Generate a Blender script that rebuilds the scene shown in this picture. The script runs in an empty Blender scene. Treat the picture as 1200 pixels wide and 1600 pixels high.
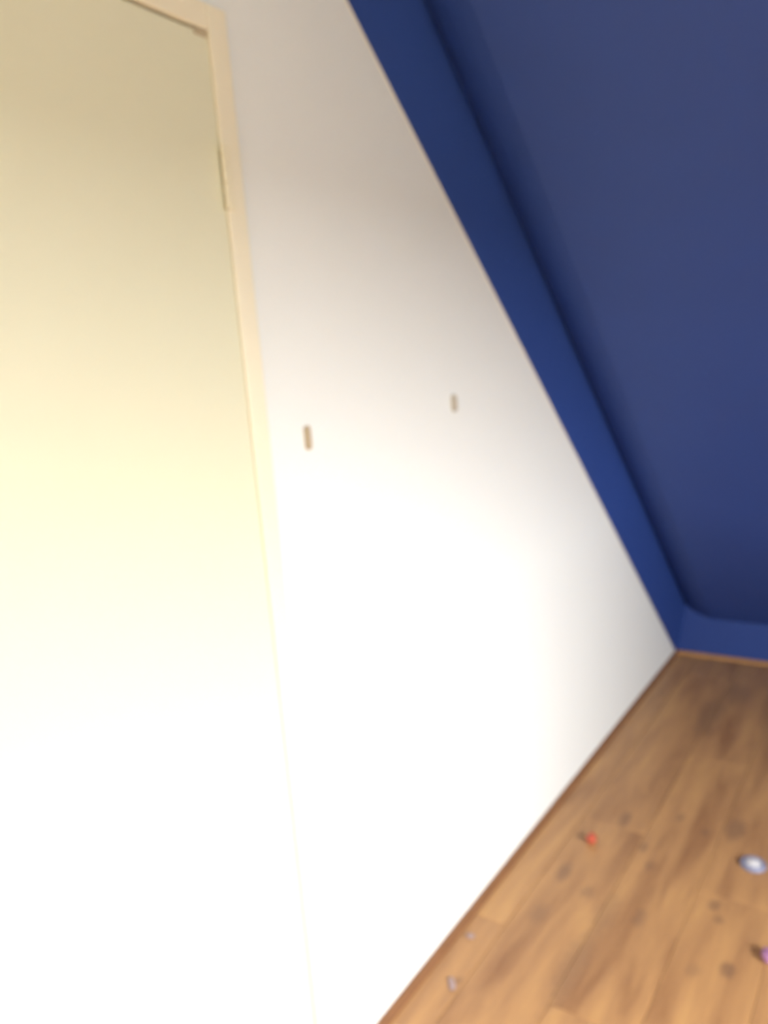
import bpy, bmesh, math, random
from mathutils import Matrix, Vector, noise

# ------------------------------------------------------------------ camera
# The room: x = distance from the white gable wall, d = distance from the low
# knee wall (Blender y = -d), z = height.  The far floor corner is the origin.
SC = bpy.context.scene
COL = SC.collection
S = 1.42
# camera axes are given in world terms: rows of the solved rotation
dX = (0.81936521, 0.03178665, -0.57238996)
dF = (0.56764515, -0.18453482, 0.8023253)      # along the gable, away from the camera = +y
dZ = (-0.08012264, -0.98231182, -0.16924495)
cx = Vector((dX[0], dF[0], dZ[0]))              # image right
cy = -Vector((dX[1], dF[1], dZ[1]))             # image up
cz = -Vector((dX[2], dF[2], dZ[2]))             # backwards
CAM = Vector((0.67197389 * S, -2.59148389 * S, 1.0 * S))
cam = bpy.data.cameras.new('camera')
cam.sensor_fit = 'VERTICAL'
cam.sensor_height = 36.0
cam.lens = 1200.0 * 36.0 / 1600.0
cam.clip_start = 0.02
cam.dof.use_dof = True
cam.dof.focus_distance = 0.35                   # the phone missed its focus
cam.dof.aperture_fstop = 7.2
co = bpy.data.objects.new('camera', cam)
co.matrix_world = Matrix(((cx.x, cy.x, cz.x, CAM.x), (cx.y, cy.y, cz.y, CAM.y),
                          (cx.z, cy.z, cz.z, CAM.z), (0, 0, 0, 1)))
COL.objects.link(co)
SC.camera = co

# ------------------------------------------------------------------ light: overcast sky through the low gable window
w = bpy.data.worlds.new('world')
SC.world = w
w.use_nodes = True
bg = w.node_tree.nodes['Background']
bg.inputs['Strength'].default_value = 97.0
# evenly overcast sky (brighter overhead) above a dim ground
_N, _L = w.node_tree.nodes, w.node_tree.links
_tc = _N.new('ShaderNodeTexCoord')
_sp = _N.new('ShaderNodeSeparateXYZ')
_rp = _N.new('ShaderNodeValToRGB')
_L.new(_tc.outputs['Generated'], _sp.inputs[0])
_L.new(_sp.outputs['Z'], _rp.inputs['Fac'])
_L.new(_rp.outputs['Color'], bg.inputs['Color'])
_e = _rp.color_ramp.elements
_e[0].position, _e[0].color = 0.0, (0.335, 0.345, 0.345, 1)
_e[1].position, _e[1].color = 1.0, (0.96, 0.985, 0.985, 1)
_g = _e.new(0.0)
_g.position, _g.color = 0.0, (0.07, 0.07, 0.06, 1)
_rp.color_ramp.elements[0].color = (0.07, 0.07, 0.06, 1)
_rp.color_ramp.elements[1].position = 0.004
_rp.color_ramp.elements[1].color = (0.335, 0.345, 0.345, 1)
SC.view_settings.view_transform = 'Standard'
SC.view_settings.look = 'None'
SC.view_settings.gamma = 1
SC.view_settings.use_curve_mapping = False
SC.view_settings.exposure = 0.0

A = math.atan2(1.519, 1.642)                    # pitch of the roof
CA, SA = math.cos(A), math.sin(A)
KZ = 0.19                                       # height of the knee wall
H = 2.45                                        # flat ceiling
LX, LD = 2.7, 4.9                               # room size
# cross-section of the blue edge: (distance from the gable, depth n above the white edge line);
# the profile is hollowed here to darken the joint, then meets the flat slope
PROF = [(0.050, 0.190), (0.064, 0.178), (0.082, 0.166), (0.105, 0.155), (0.135, 0.146), (0.170, KZ * math.cos(A))]
SX = PROF[-1][0]
WD0, WD1, WZ0, WZ1 = 2.46, 3.9, 0.80, 1.86        # window opening in the wall opposite (d, z)
pl = bpy.data.lights.new('sky_portal', 'AREA')
pl.shape = 'RECTANGLE'
pl.size = WZ1 - WZ0
pl.size_y = WD1 - WD0
pl.cycles.is_portal = True
po = bpy.data.objects.new('sky_portal', pl)
po.location = (LX + 0.05, -(WD0 + WD1) / 2, (WZ0 + WZ1) / 2)
po.rotation_euler = (0, math.radians(90), 0)    # -z of the portal points into the room
COL.objects.link(po)

# ------------------------------------------------------------------ materials
def mat(name, col, rough=0.6, spec=0.4, var=0.05, scale=6.0, bump=0.0, bscale=120.0, coord='Object'):
    m = bpy.data.materials.new(name)
    m.use_nodes = True
    nt = m.node_tree
    N, L = nt.nodes, nt.links
    b = N['Principled BSDF']
    b.inputs['Roughness'].default_value = rough
    b.inputs['Specular IOR Level'].default_value = spec
    tc = N.new('ShaderNodeTexCoord')
    nz = N.new('ShaderNodeTexNoise')
    nz.inputs['Scale'].default_value = scale
    nz.inputs['Detail'].default_value = 4
    L.new(tc.outputs[coord], nz.inputs['Vector'])
    mx = N.new('ShaderNodeMix')
    mx.data_type = 'RGBA'
    mx.inputs[6].default_value = tuple(c * (1 - var) for c in col) + (1,)
    mx.inputs[7].default_value = tuple(min(1, c * (1 + var)) for c in col) + (1,)
    L.new(nz.outputs['Fac'], mx.inputs[0])
    L.new(mx.outputs[2], b.inputs['Base Color'])
    if bump:
        n2 = N.new('ShaderNodeTexNoise')
        n2.inputs['Scale'].default_value = bscale
        n2.inputs['Detail'].default_value = 3
        L.new(tc.outputs[coord], n2.inputs['Vector'])
        bp = N.new('ShaderNodeBump')
        bp.inputs['Strength'].default_value = bump
        bp.inputs['Distance'].default_value = 0.002
        L.new(n2.outputs['Fac'], bp.inputs['Height'])
        L.new(bp.outputs['Normal'], b.inputs['Normal'])
    return m

M_WHITE = mat('white_wall_paint', (0.79, 0.80, 0.785), 0.7, 0.3, 0.012, 2.0, 0.25)
M_CEIL = mat('white_ceiling_paint', (0.80, 0.78, 0.74), 0.8, 0.2, 0.012, 2.0, 0.2)
M_BLUE = mat('blue_wall_paint', (0.020, 0.053, 0.235), 0.55, 0.42, 0.06, 3.0, 0.35, 160)
M_CREAM = mat('cream_door_paint', (0.72, 0.70, 0.53), 0.5, 0.4, 0.015, 3.0, 0.1, 60)
M_TRIM = mat('cream_frame_paint', (0.84, 0.77, 0.60), 0.4, 0.45, 0.03, 9.0)
M_HINGE = mat('painted_hinge', (0.82, 0.75, 0.56), 0.4, 0.5, 0.06, 30.0)
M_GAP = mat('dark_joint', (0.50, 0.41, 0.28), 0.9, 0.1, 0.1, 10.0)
M_CAULK = mat('tan_sealant', (0.74, 0.67, 0.56), 0.6, 0.3, 0.1, 25.0)
M_BEAD = mat('brown_wood_moulding', (0.215, 0.098, 0.043), 0.45, 0.4, 0.18, 14.0)
M_BEAD2 = mat('orange_wood_moulding', (0.40, 0.20, 0.075), 0.45, 0.4, 0.18, 14.0)
M_SUB = mat('subfloor', (0.10, 0.07, 0.05), 0.9, 0.1, 0.1)
M_FRAME = mat('white_window_frame', (0.8, 0.8, 0.78), 0.4, 0.5, 0.02)
M_CLIP = mat('tan_metal_clip', (0.46, 0.36, 0.23), 0.45, 0.5, 0.15, 60.0)
M_CLIP2 = mat('pale_tan_clip', (0.50, 0.44, 0.35), 0.5, 0.4, 0.15, 60.0)
M_RED = mat('red_scrap', (0.46, 0.085, 0.045), 0.5, 0.4, 0.1, 80.0)
M_LILAC = mat('bluish_lilac_plastic', (0.22, 0.23, 0.34), 0.4, 0.5, 0.1, 60.0)
M_PAPER = mat('white_plastic', (0.52, 0.50, 0.52), 0.4, 0.5, 0.05, 60.0)
M_PINK = mat('pink_lilac_plastic', (0.34, 0.15, 0.30), 0.45, 0.5, 0.1, 60.0)
M_GREY = mat('grey_lilac_paper', (0.37, 0.27, 0.26), 0.7, 0.3, 0.1, 60.0)

def glass_mat():
    m = bpy.data.materials.new('window_glass')
    m.use_nodes = True
    N, L = m.node_tree.nodes, m.node_tree.links
    N.remove(N['Principled BSDF'])
    t = N.new('ShaderNodeBsdfTransparent')
    g = N.new('ShaderNodeBsdfGlossy')
    g.inputs['Roughness'].default_value = 0.02
    mx = N.new('ShaderNodeMixShader')
    mx.inputs[0].default_value = 0.06
    L.new(t.outputs[0], mx.inputs[1])
    L.new(g.outputs[0], mx.inputs[2])
    L.new(mx.outputs[0], N['Material Output'].inputs['Surface'])
    return m
M_GLASS = glass_mat()

# dark scuffs and knots in the laminate: x, d, half width, half length, strength
STAINS = []
def wood_mat():
    m = bpy.data.materials.new('worn_oak_laminate')
    m.use_nodes = True
    nt = m.node_tree
    N, L = nt.nodes, nt.links
    b = N['Principled BSDF']
    b.inputs['Roughness'].default_value = 0.42
    b.inputs['Specular IOR Level'].default_value = 0.4
    geo = N.new('ShaderNodeNewGeometry')
    oi = N.new('ShaderNodeObjectInfo')
    def math_(op, a, bb=None, c=None):
        n = N.new('ShaderNodeMath')
        n.operation = op
        for i, v in enumerate((a, bb, c)):
            if v is None:
                continue
            if isinstance(v, (int, float)):
                n.inputs[i].default_value = v
            else:
                L.new(v, n.inputs[i])
        return n.outputs[0]
    def vmath(op, a, bb):
        n = N.new('ShaderNodeVectorMath')
        n.operation = op
        L.new(a, n.inputs[0])
        if isinstance(bb, tuple):
            n.inputs[1].default_value = bb
        else:
            L.new(bb, n.inputs[1])
        return n
    P = geo.outputs['Position']
    # offset the grain in each plank by its own random number
    cmb = N.new('ShaderNodeCombineXYZ')
    r = oi.outputs['Random']
    L.new(math_('MULTIPLY', r, 37.0), cmb.inputs[0])
    L.new(math_('MULTIPLY', r, 91.0), cmb.inputs[1])
    PO = vmath('ADD', P, cmb.outputs[0]).outputs[0]
    g1 = vmath('MULTIPLY', PO, (13.0, 2.0, 1.0)).outputs[0]
    n1 = N.new('ShaderNodeTexNoise')
    n1.inputs['Scale'].default_value = 1.0
    n1.inputs['Detail'].default_value = 5
    n1.inputs['Roughness'].default_value = 0.55
    n1.inputs['Distortion'].default_value = 0.5
    L.new(g1, n1.inputs['Vector'])
    g2 = vmath('MULTIPLY', PO, (120.0, 5.0, 1.0)).outputs[0]
    n2 = N.new('ShaderNodeTexNoise')
    n2.inputs['Scale'].default_value = 1.0
    n2.inputs['Detail'].default_value = 3
    L.new(g2, n2.inputs['Vector'])
    ramp = N.new('ShaderNodeValToRGB')
    e = ramp.color_ramp.elements
    e[0].position, e[0].color = 0.28, (0.246, 0.112, 0.048, 1)
    e[1].position, e[1].color = 0.66, (0.510, 0.279, 0.109, 1)
    k = e.new(0.45)
    k.color = (0.382, 0.197, 0.084, 1)
    k = e.new(0.55)
    k.color = (0.441, 0.233, 0.096, 1)
    f = math_('ADD', math_('MULTIPLY', n1.outputs['Fac'], 0.85), math_('MULTIPLY', n2.outputs['Fac'], 0.15))
    f = math_('ADD', f, math_('MULTIPLY', math_('SUBTRACT', r, 0.5), 0.07))
    L.new(f, ramp.inputs['Fac'])
    # stains with a shape of their own
    wob = N.new('ShaderNodeTexNoise')
    wob.inputs['Scale'].default_value = 45.0
    L.new(P, wob.inputs['Vector'])
    tot = None
    for (sx, sd, hw, hl, st) in STAINS:
        v = vmath('SUBTRACT', P, (sx, -sd, 0.0)).outputs[0]
        v = vmath('MULTIPLY', v, (1 / hw, 1 / hl, 0.0)).outputs[0]
        n = N.new('ShaderNodeVectorMath')
        n.operation = 'LENGTH'
        L.new(v, n.inputs[0])
        q = math_('ADD', n.outputs['Value'], math_('MULTIPLY', math_('SUBTRACT', wob.outputs['Fac'], 0.5), 0.9))
        mr = N.new('ShaderNodeMapRange')
        mr.interpolation_type = 'SMOOTHSTEP'
        mr.inputs['From Min'].default_value = 1.25
        mr.inputs['From Max'].default_value = 0.35
        mr.inputs['To Min'].default_value = 0
        mr.inputs['To Max'].default_value = st
        L.new(q, mr.inputs['Value'])
        o = mr.outputs['Result']
        tot = o if tot is None else math_('MAXIMUM', tot, o)
    mx = N.new('ShaderNodeMix')
    mx.data_type = 'RGBA'
    mx.inputs[7].default_value = (0.150, 0.080, 0.052, 1)
    if tot is not None:
        L.new(tot, mx.inputs[0])
    L.new(ramp.outputs['Color'], mx.inputs[6])
    L.new(mx.outputs[2], b.inputs['Base Color'])
    return m

# ------------------------------------------------------------------ mesh helpers
def link(name, me, m, parent=None, kind=None, label=None, cat=None, group=None, loc=None):
    o = bpy.data.objects.new(name, me)
    COL.objects.link(o)
    if m and not me.materials:
        me.materials.append(m)
    if parent:
        o.parent = parent
    if kind:
        o['kind'] = kind
    if label:
        o['label'] = label
    if cat:
        o['category'] = cat
    if group:
        o['group'] = group
    if loc:
        o.location = loc
    return o
def from_bm(bm, name, smooth=False):
    bmesh.ops.recalc_face_normals(bm, faces=bm.faces)
    me = bpy.data.meshes.new(name)
    if smooth:
        for f in bm.faces:
            f.smooth = True
    bm.to_mesh(me)
    bm.free()
    return me
def add_prism(bm, pts, off):
    """solid from a planar polygon moved by off"""
    off = Vector(off)
    a = [bm.verts.new(p) for p in pts]
    b = [bm.verts.new(Vector(p) + off) for p in pts]
    bm.faces.new(a)
    bm.faces.new(b[::-1])
    n = len(a)
    for i in range(n):
        bm.faces.new((a[i], a[(i + 1) % n], b[(i + 1) % n], b[i]))
def add_box(bm, x0, x1, d0, d1, z0, z1):
    add_prism(bm, [(x0, -d0, z0), (x1, -d0, z0), (x1, -d1, z0), (x0, -d1, z0)], (0, 0, z1 - z0))
def bevel(bm, w, seg=2):
    bmesh.ops.bevel(bm, geom=list(bm.edges), offset=w, segments=seg, affect='EDGES', profile=0.5)
def box_mesh(name, x0, x1, d0, d1, z0, z1, bw=0.0, seg=2):
    bm = bmesh.new()
    add_box(bm, x0, x1, d0, d1, z0, z1)
    if bw:
        bmesh.ops.recalc_face_normals(bm, faces=bm.faces)
        bevel(bm, bw, seg)
    return from_bm(bm, name)
def sweep(bm, prof, p0, p1, a, b):
    """profile points (s, t) along a and b, swept from p0 to p1, capped"""
    p0, p1, a, b = map(Vector, (p0, p1, a, b))
    add_prism(bm, [p0 + a * s + b * t for s, t in prof], p1 - p0)

# ------------------------------------------------------------------ the room
T = math.tan(A)
DW = H / T                                     # where the white edge meets the flat ceiling
D0, D1, DH = 2.729, 3.63, 1.980                # door opening in the gable wall
bm = bmesh.new()
hd = D0
add_prism(bm, [(0, 0, 0), (0, -DW, H), (0, -hd, H), (0, -hd, 0)], (-0.12, 0, 0))
add_prism(bm, [(0, -D0, DH), (0, -D0, H), (0, -D1, H), (0, -D1, DH)], (-0.12, 0, 0))
add_prism(bm, [(0, -D1, 0), (0, -D1, H), (0, -LD, H), (0, -LD, 0)], (-0.12, 0, 0))
link('wall_left', from_bm(bm, 'wall_left'), M_WHITE, kind='structure', label='white painted gable wall rising to the blue slope')

bm = bmesh.new()
add_prism(bm, [(0, 0, 0)] + [(px, 0, pn / CA) for px, pn in PROF] + [(LX, 0, KZ), (LX, 0, 0)], (0, 0.10, 0))
link('wall_front', from_bm(bm, 'wall_front'), M_BLUE, kind='structure', label='low blue knee wall under the sloping ceiling')

bm = bmesh.new()
D1L = (H - KZ) / T
add_prism(bm, [(0, 0, 0), (PROF[0][0], 0, PROF[0][1] / CA), (PROF[0][0], -(H - PROF[0][1] / CA) / T, H), (0, -DW, H)], (-0.03, 0.02, 0.02))
link('trim_1', from_bm(bm, 'trim_1'), M_BLUE, kind='structure', label='narrow blue strip between white wall and blue slope')

# sloping ceiling
bm = bmesh.new()
def rib(px, pn):
    return [bm.verts.new((px, 0, pn / CA)), bm.verts.new((px, -(H - pn / CA) / T, H))]
cols = [rib(*q) for q in PROF] + [rib(LX, PROF[-1][1])]
back = [rib(PROF[0][0], 0.34), rib(LX, 0.34)]
for a, b in zip(cols, cols[1:]):
    bm.faces.new((a[0], b[0], b[1], a[1]))
bm.faces.new((back[0][0], back[1][0], back[1][1], back[0][1]))
bm.faces.new((cols[0][0], cols[0][1], back[0][1], back[0][0]))
bm.faces.new((cols[-1][0], cols[-1][1], back[1][1], back[1][0]))
for e in (0, 1):
    bm.faces.new([c[e] for c in cols] + [back[1][e], back[0][e]])
ceil = link('ceiling', from_bm(bm, 'ceiling'), M_BLUE, kind='structure', label='sloping attic ceiling painted dark blue')

bm = bmesh.new()
add_box(bm, -0.12, LX, D1L - 0.25, LD, H, H + 0.1)
link('ceiling_flat', from_bm(bm, 'ceiling_flat'), M_CEIL, kind='structure', label='flat white ceiling above the door')
link('wall_back', box_mesh('wall_back', -0.12, LX, LD, LD + 0.1, 0, H), M_WHITE, kind='structure', label='white back wall')
bm = bmesh.new()
def zt(d):
    return min(H, KZ + d * T)
for q in ([(0, 0), (0, KZ), (D1L, H), (WD0, H), (WD0, 0)], [(WD0, 0), (WD0, WZ0), (WD1, WZ0), (WD1, 0)],
          [(WD0, WZ1), (WD0, H), (WD1, H), (WD1, WZ1)], [(WD1, 0), (WD1, H), (LD, H), (LD, 0)]):
    add_prism(bm, [(LX, -d, z) for d, z in q], (0.12, 0, 0))
link('wall_right', from_bm(bm, 'wall_right'), M_WHITE, kind='structure', label='white gable wall opposite')

# window: frame bars and two panes
bm = bmesh.new()
F = 0.05
DM = (WD0 + WD1) / 2
for a in ((WD0, WD1, WZ0, WZ0 + F), (WD0, WD1, WZ1 - F, WZ1), (WD0, WD0 + F, WZ0 + F, WZ1 - F),
          (WD1 - F, WD1, WZ0 + F, WZ1 - F), (DM - F / 2, DM + F / 2, WZ0 + F, WZ1 - F)):
    add_box(bm, LX + .06, LX + .11, *a)
win = link('window_1', from_bm(bm, 'window_1'), M_FRAME, kind='structure', label='white framed window in the opposite wall')
for a in ((WD0 + F, DM - F / 2), (DM + F / 2, WD1 - F)):
    link('pane', box_mesh('pane', LX + .083, LX + .087, a[0], a[1], WZ0 + F, WZ1 - F), M_GLASS, parent=win)

# thin sealant bead where the white wall meets the blue strip
bm = bmesh.new()
r = 0.0028
sweep(bm, [(r * math.cos(t), r * math.sin(t)) for t in [k * math.pi / 3 for k in range(6)]],
      (0.0, 0.0, 0.001), (0.0, -DW, H), (1, 0, 0), (0, SA, CA))
link('trim_2', from_bm(bm, 'trim_2', True), M_CAULK, kind='structure', label='thin tan sealant line along the sloping edge')

# ------------------------------------------------------------------ floor of laminate planks
def hit_floor(px, py, h=0.0):
    d = cx * (px - 600) - cy * (py - 800) - cz * 1200
    t = (h - CAM.z) / d.z
    p = CAM + d * t
    return p.x, -p.y
def hit_wall(px, py, x=0.0):
    d = cx * (px - 600) - cy * (py - 800) - cz * 1200
    t = (x - CAM.x) / d.x
    p = CAM + d * t
    return -p.y, p.z
for (px, py, hw, hl, st) in [(882, 1362, .020, .055, .55), (976, 1280, .018, .045, .5), (1005, 1323, .016, .03, .45),
                             (917, 1394, .022, .03, .35), (1015, 1352, .016, .03, .35), (1116, 1414, .018, .025, .5),
                             (1123, 1437, .015, .020, .45), (1136, 1516, .020, .030, .6), (1000, 1434, .018, .045, .4),
                             (842, 1428, .025, .05, .35), (1102, 1301, .013, .022, .4), (1150, 1297, .03, .07, .55),
                             (1063, 1277, .015, .03, .35), (895, 1510, .035, .16, .38), (945, 1430, .03, .12, .30),
                             (1082, 1516, .018, .03, .25), (717, 1532, .010, .014, .45), (1110, 1120, .05, .22, .45),
                             (1150, 1085, .06, .14, .35)]:
    fx, fd = hit_floor(px, py)
    STAINS.append((fx, fd, hw, hl, st))
M_WOOD = wood_mat()
floor = link('floor', box_mesh('floor', -0.12, LX + .12, -0.1, LD + .1, -0.08, -0.012), M_SUB, kind='structure',
             label='worn brown laminate floor')
PW, PL = 0.195, 1.285
XS0 = 0.689 - 4 * PW
rng = random.Random(4)
cache = {}
def plank_mesh(x0, x1, d0, d1):
    key = (round(x1 - x0, 4), round(d1 - d0, 4))
    if key not in cache:
        bm = bmesh.new()
        a, b = key
        g, c = 0.0005, 0.0015
        z0, z1 = -0.012, 0.0
        lo = [(g, -g), (a - g, -g), (a - g, -(b - g)), (g, -(b - g))]
        hi = [(g + c, -g - c), (a - g - c, -g - c), (a - g - c, -(b - g - c)), (g + c, -(b - g - c))]
        A0 = [bm.verts.new((x, y, z0)) for x, y in lo]
        A1 = [bm.verts.new((x, y, z1 - c)) for x, y in lo]
        A2 = [bm.verts.new((x, y, z1)) for x, y in hi]
        bm.faces.new(A0)
        bm.faces.new(A2)
        for P, Q in ((A0, A1), (A1, A2)):
            for i in range(4):
                bm.faces.new((P[i], P[(i + 1) % 4], Q[(i + 1) % 4], Q[i]))
        cache[key] = from_bm(bm, 'plank')
    return cache[key]
x = XS0
row = 0
while x < LX - 0.01:
    x0, x1 = max(x, 0.0), min(x + PW, LX)
    d = -((0.37 + 0.43 * row) % 1.0) * PL
    while d < LD - 0.01:
        d0, d1 = max(d, 0.0), min(d + PL, LD)
        if x1 - x0 > 0.01 and d1 - d0 > 0.02:
            link('plank', plank_mesh(x0, x1, d0, d1), M_WOOD, parent=floor, loc=(x0, -d0, 0))
        d += PL
    x += PW
    row += 1

# quarter-round beads at the foot of the walls
def bead(name, p0, p1, a, r, label, m=M_BEAD):
    prof = [(0, 0), (r, 0)] + [(r * math.cos(t), r * math.sin(t)) for t in [k * math.pi / 12 for k in range(1, 6)]] + [(0, r)]
    bm = bmesh.new()
    sweep(bm, prof, p0, p1, a, (0, 0, 1))
    return link(name, from_bm(bm, name), m, kind='structure', label=label)
bead('baseboard_left', (0, 0, 0), (0, -(D0 - 0.05), 0), (1, 0, 0), 0.017, 'brown quarter-round bead along the white wall')
bead('baseboard_front', (0.0, 0, 0), (LX, 0, 0), (0, -1, 0), 0.017, 'orange brown quarter-round bead under the blue knee wall', M_BEAD2)

# ------------------------------------------------------------------ door and its frame
TW, TP = 0.041, 0.016
door = link('door_1', box_mesh('door_1', -0.030, 0.011, D0 + 0.0015, D1 - 0.0015, 0.008, DH - 0.004, 0.002), M_CREAM,
            kind='structure', label='flush cream door with no panels')
fr = bpy.data.objects.new('trim_3', None)
COL.objects.link(fr)
fr['kind'] = 'structure'
fr['label'] = 'cream painted door frame on the white wall'
fr.location = (0, -D0, 0)
def fpart(name, *a, m=M_TRIM, bw=0.003):
    o = link(name, box_mesh(name, *a, bw), m, parent=fr)
    o.matrix_parent_inverse = Matrix.Translation((0, D0, 0))
    return o
fpart('jamb', 0.0, TP, D0 - TW, D0 + 0.001, 0.0, DH + TW)
fpart('jamb', 0.0, TP, D1 - 0.001, D1 + TW, 0.0, DH + TW)
fpart('head', 0.0, TP, D0 + 0.0012, D1 - 0.0012, DH, DH + TW)
fpart('door_light_stop', -0.119, -0.0305, D0, D0 + 0.025, 0.0, DH, bw=0.0)  # stops behind the leaf, added to seal the light leak round the door
fpart('door_light_stop', -0.119, -0.0305, D1 - 0.025, D1, 0.0, DH, bw=0.0)
fpart('door_light_stop', -0.119, -0.0305, D0 + 0.025, D1 - 0.025, DH - 0.025, DH, bw=0.0)
link('light_block_board', box_mesh('light_block_board', -0.16, -0.121, D0 - .1, D1 + .1, -0.01, DH + .1), M_CREAM, parent=fr).matrix_parent_inverse = Matrix.Translation((0, D0, 0))  # unseen board added behind the door to keep sky light from leaking in
# hinges: leaf on the frame, knuckle barrel in the corner
def hinge(z0, z1):
    lf = fpart('hinge', TP - .001, TP + 0.003, D0 - 0.014, D0 - 0.001, z0, z1, m=M_HINGE, bw=0.001)
    seg = 5
    h = (z1 - z0) / seg
    for i in range(seg):
        bm = bmesh.new()
        bmesh.ops.create_cone(bm, cap_ends=True, segments=12, radius1=0.005, radius2=0.005, depth=h - 0.001,
                              matrix=Matrix.Translation((TP + .002, -D0 - 0.002, z0 + h * (i + .5))))
        link('knuckle', from_bm(bm, 'knuckle', False), M_HINGE, parent=lf)
a0 = hit_wall(352, 332)[1]
a1 = hit_wall(348, 232)[1]
hinge(a0, a1)
hinge(0.02, 0.02 + a1 - a0)
# dark worn joint above the door leaf, thickest at the corner
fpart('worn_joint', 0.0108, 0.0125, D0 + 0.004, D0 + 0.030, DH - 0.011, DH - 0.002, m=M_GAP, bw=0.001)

# ------------------------------------------------------------------ small things on the wall
def clip(px, py, wpx, hpx, m, label):
    d, z = hit_wall(px, py)
    dist = (Vector((0, -d, z)) - CAM).length
    d2, z2 = hit_wall(px + 2, py + hpx / 2)
    d3, z3 = hit_wall(px - 2, py - hpx / 2)
    hh = abs(z3 - z2)
    ww = abs(hit_wall(px + wpx / 2, py)[0] - hit_wall(px - wpx / 2, py)[0])
    e = bpy.data.objects.new('wall_clip', None)
    COL.objects.link(e)
    e.location = (0, -d, z)
    e['label'] = label
    e['category'] = 'clip'
    e['group'] = 'clips on the white wall'
    bm = bmesh.new()
    n = 8
    pts = []
    r = ww / 2
    for k in range(n + 1):
        t = math.pi * k / n
        pts.append((0, r * math.cos(t), hh / 2 - r + r * math.sin(t)))
    for k in range(n + 1):
        t = math.pi + math.pi * k / n
        pts.append((0, r * math.cos(t), -hh / 2 + r + r * math.sin(t)))
    add_prism(bm, pts, (0.006, 0, 0))
    link('plate', from_bm(bm, 'plate'), m, parent=e)
    bm = bmesh.new()
    bmesh.ops.create_uvsphere(bm, u_segments=10, v_segments=6, radius=r * 0.55,
                              matrix=Matrix.Translation((0.006, 0, hh / 2 - r * 1.3)) @ Matrix.Diagonal((0.4, 1, 1, 1)))
    link('screw_head', from_bm(bm, 'screw_head', True), m, parent=e)
clip(479, 684, 8, 38, M_CLIP, 'small tan upright clip on the white wall beside the door frame')
clip(708, 630, 7, 27, M_CLIP2, 'smaller pale clip on the white wall towards the blue slope')

# ------------------------------------------------------------------ bits on the floor
def lump(name, px, py, rx, ry, rz, m, label, cat, seed, rot=0.0, rough=0.25):
    fx, fd = hit_floor(px, py, rz * 0.6)
    bm = bmesh.new()
    bmesh.ops.create_icosphere(bm, subdivisions=3, radius=1.0)
    for v in bm.verts:
        k = 1 + rough * noise.noise(v.co * 1.6 + Vector((seed, seed * 2.3, 0)))
        v.co *= k
        v.co.x *= rx
        v.co.y *= ry
        v.co.z *= rz
    lo = min(v.co.z for v in bm.verts)
    for v in bm.verts:
        v.co.z = max(v.co.z - lo, 0.0)
    o = link(name, from_bm(bm, name, True), m, label=label, cat=cat, loc=(fx, -fd, 0.0003))
    o.rotation_euler = (0, 0, rot)
    return o
lump('red_scrap', 924, 1313, .015, .020, .014, M_RED, 'tiny red scrap lying on the laminate floor', 'scrap', 1.3, 0.4)
lump('pink_scrap', 1200, 1495, .014, .022, .012, M_PINK, 'small pink lilac bit at the right edge of the floor', 'scrap', 5.1, 0.2)
lump('paper_crumb', 735, 1463, .011, .009, .003, M_GREY, 'faint grey crumb close to the brown wall bead', 'crumb', 7.7)
lump('paper_scrap', 706, 1538, .008, .022, .003, M_GREY, 'narrow pale lilac paper scrap lying nearest the door', 'scrap', 9.2, 0.62)

# a small shallow lid, white in the middle with a bluish rim
fx, fd = hit_floor(1177, 1353)
lid = bpy.data.objects.new('small_lid', None)
COL.objects.link(lid)
lid.location = (fx, -fd, 0.0)
lid['label'] = 'small round white lid with a bluish rim on the floor'
lid['category'] = 'lid'
def lathe(prof, seg=32):
    bm = bmesh.new()
    rings = []
    for r, z in prof:
        if r < 1e-6:
            rings.append([bm.verts.new((0, 0, z))])
        else:
            rings.append([bm.verts.new((r * math.cos(2 * math.pi * k / seg), r * math.sin(2 * math.pi * k / seg), z)) for k in range(seg)])
    for a, b in zip(rings, rings[1:]):
        for k in range(seg):
            k2 = (k + 1) % seg
            if len(a) == 1:
                bm.faces.new((a[0], b[k], b[k2]))
            elif len(b) == 1:
                bm.faces.new((a[k], a[k2], b[0]))
            else:
                bm.faces.new((a[k], a[k2], b[k2], b[k]))
    return bm
R = 0.033
link('rim', from_bm(lathe([(R * .62, 0.0005), (R, 0.0005), (R * 1.02, 0.004), (R * .97, .010), (R * .85, .013), (R * .70, .012), (R * .62, .008), (R * .62, .0005)]), 'rim', True), M_LILAC, parent=lid)['label'] = 'bluish lilac rim'
link('cap', from_bm(lathe([(0, 0.0005), (R * .61, 0.0005), (R * .61, .010), (R * .5, .015), (R * .3, .018), (0, .019)]), 'cap', True), M_PAPER, parent=lid)
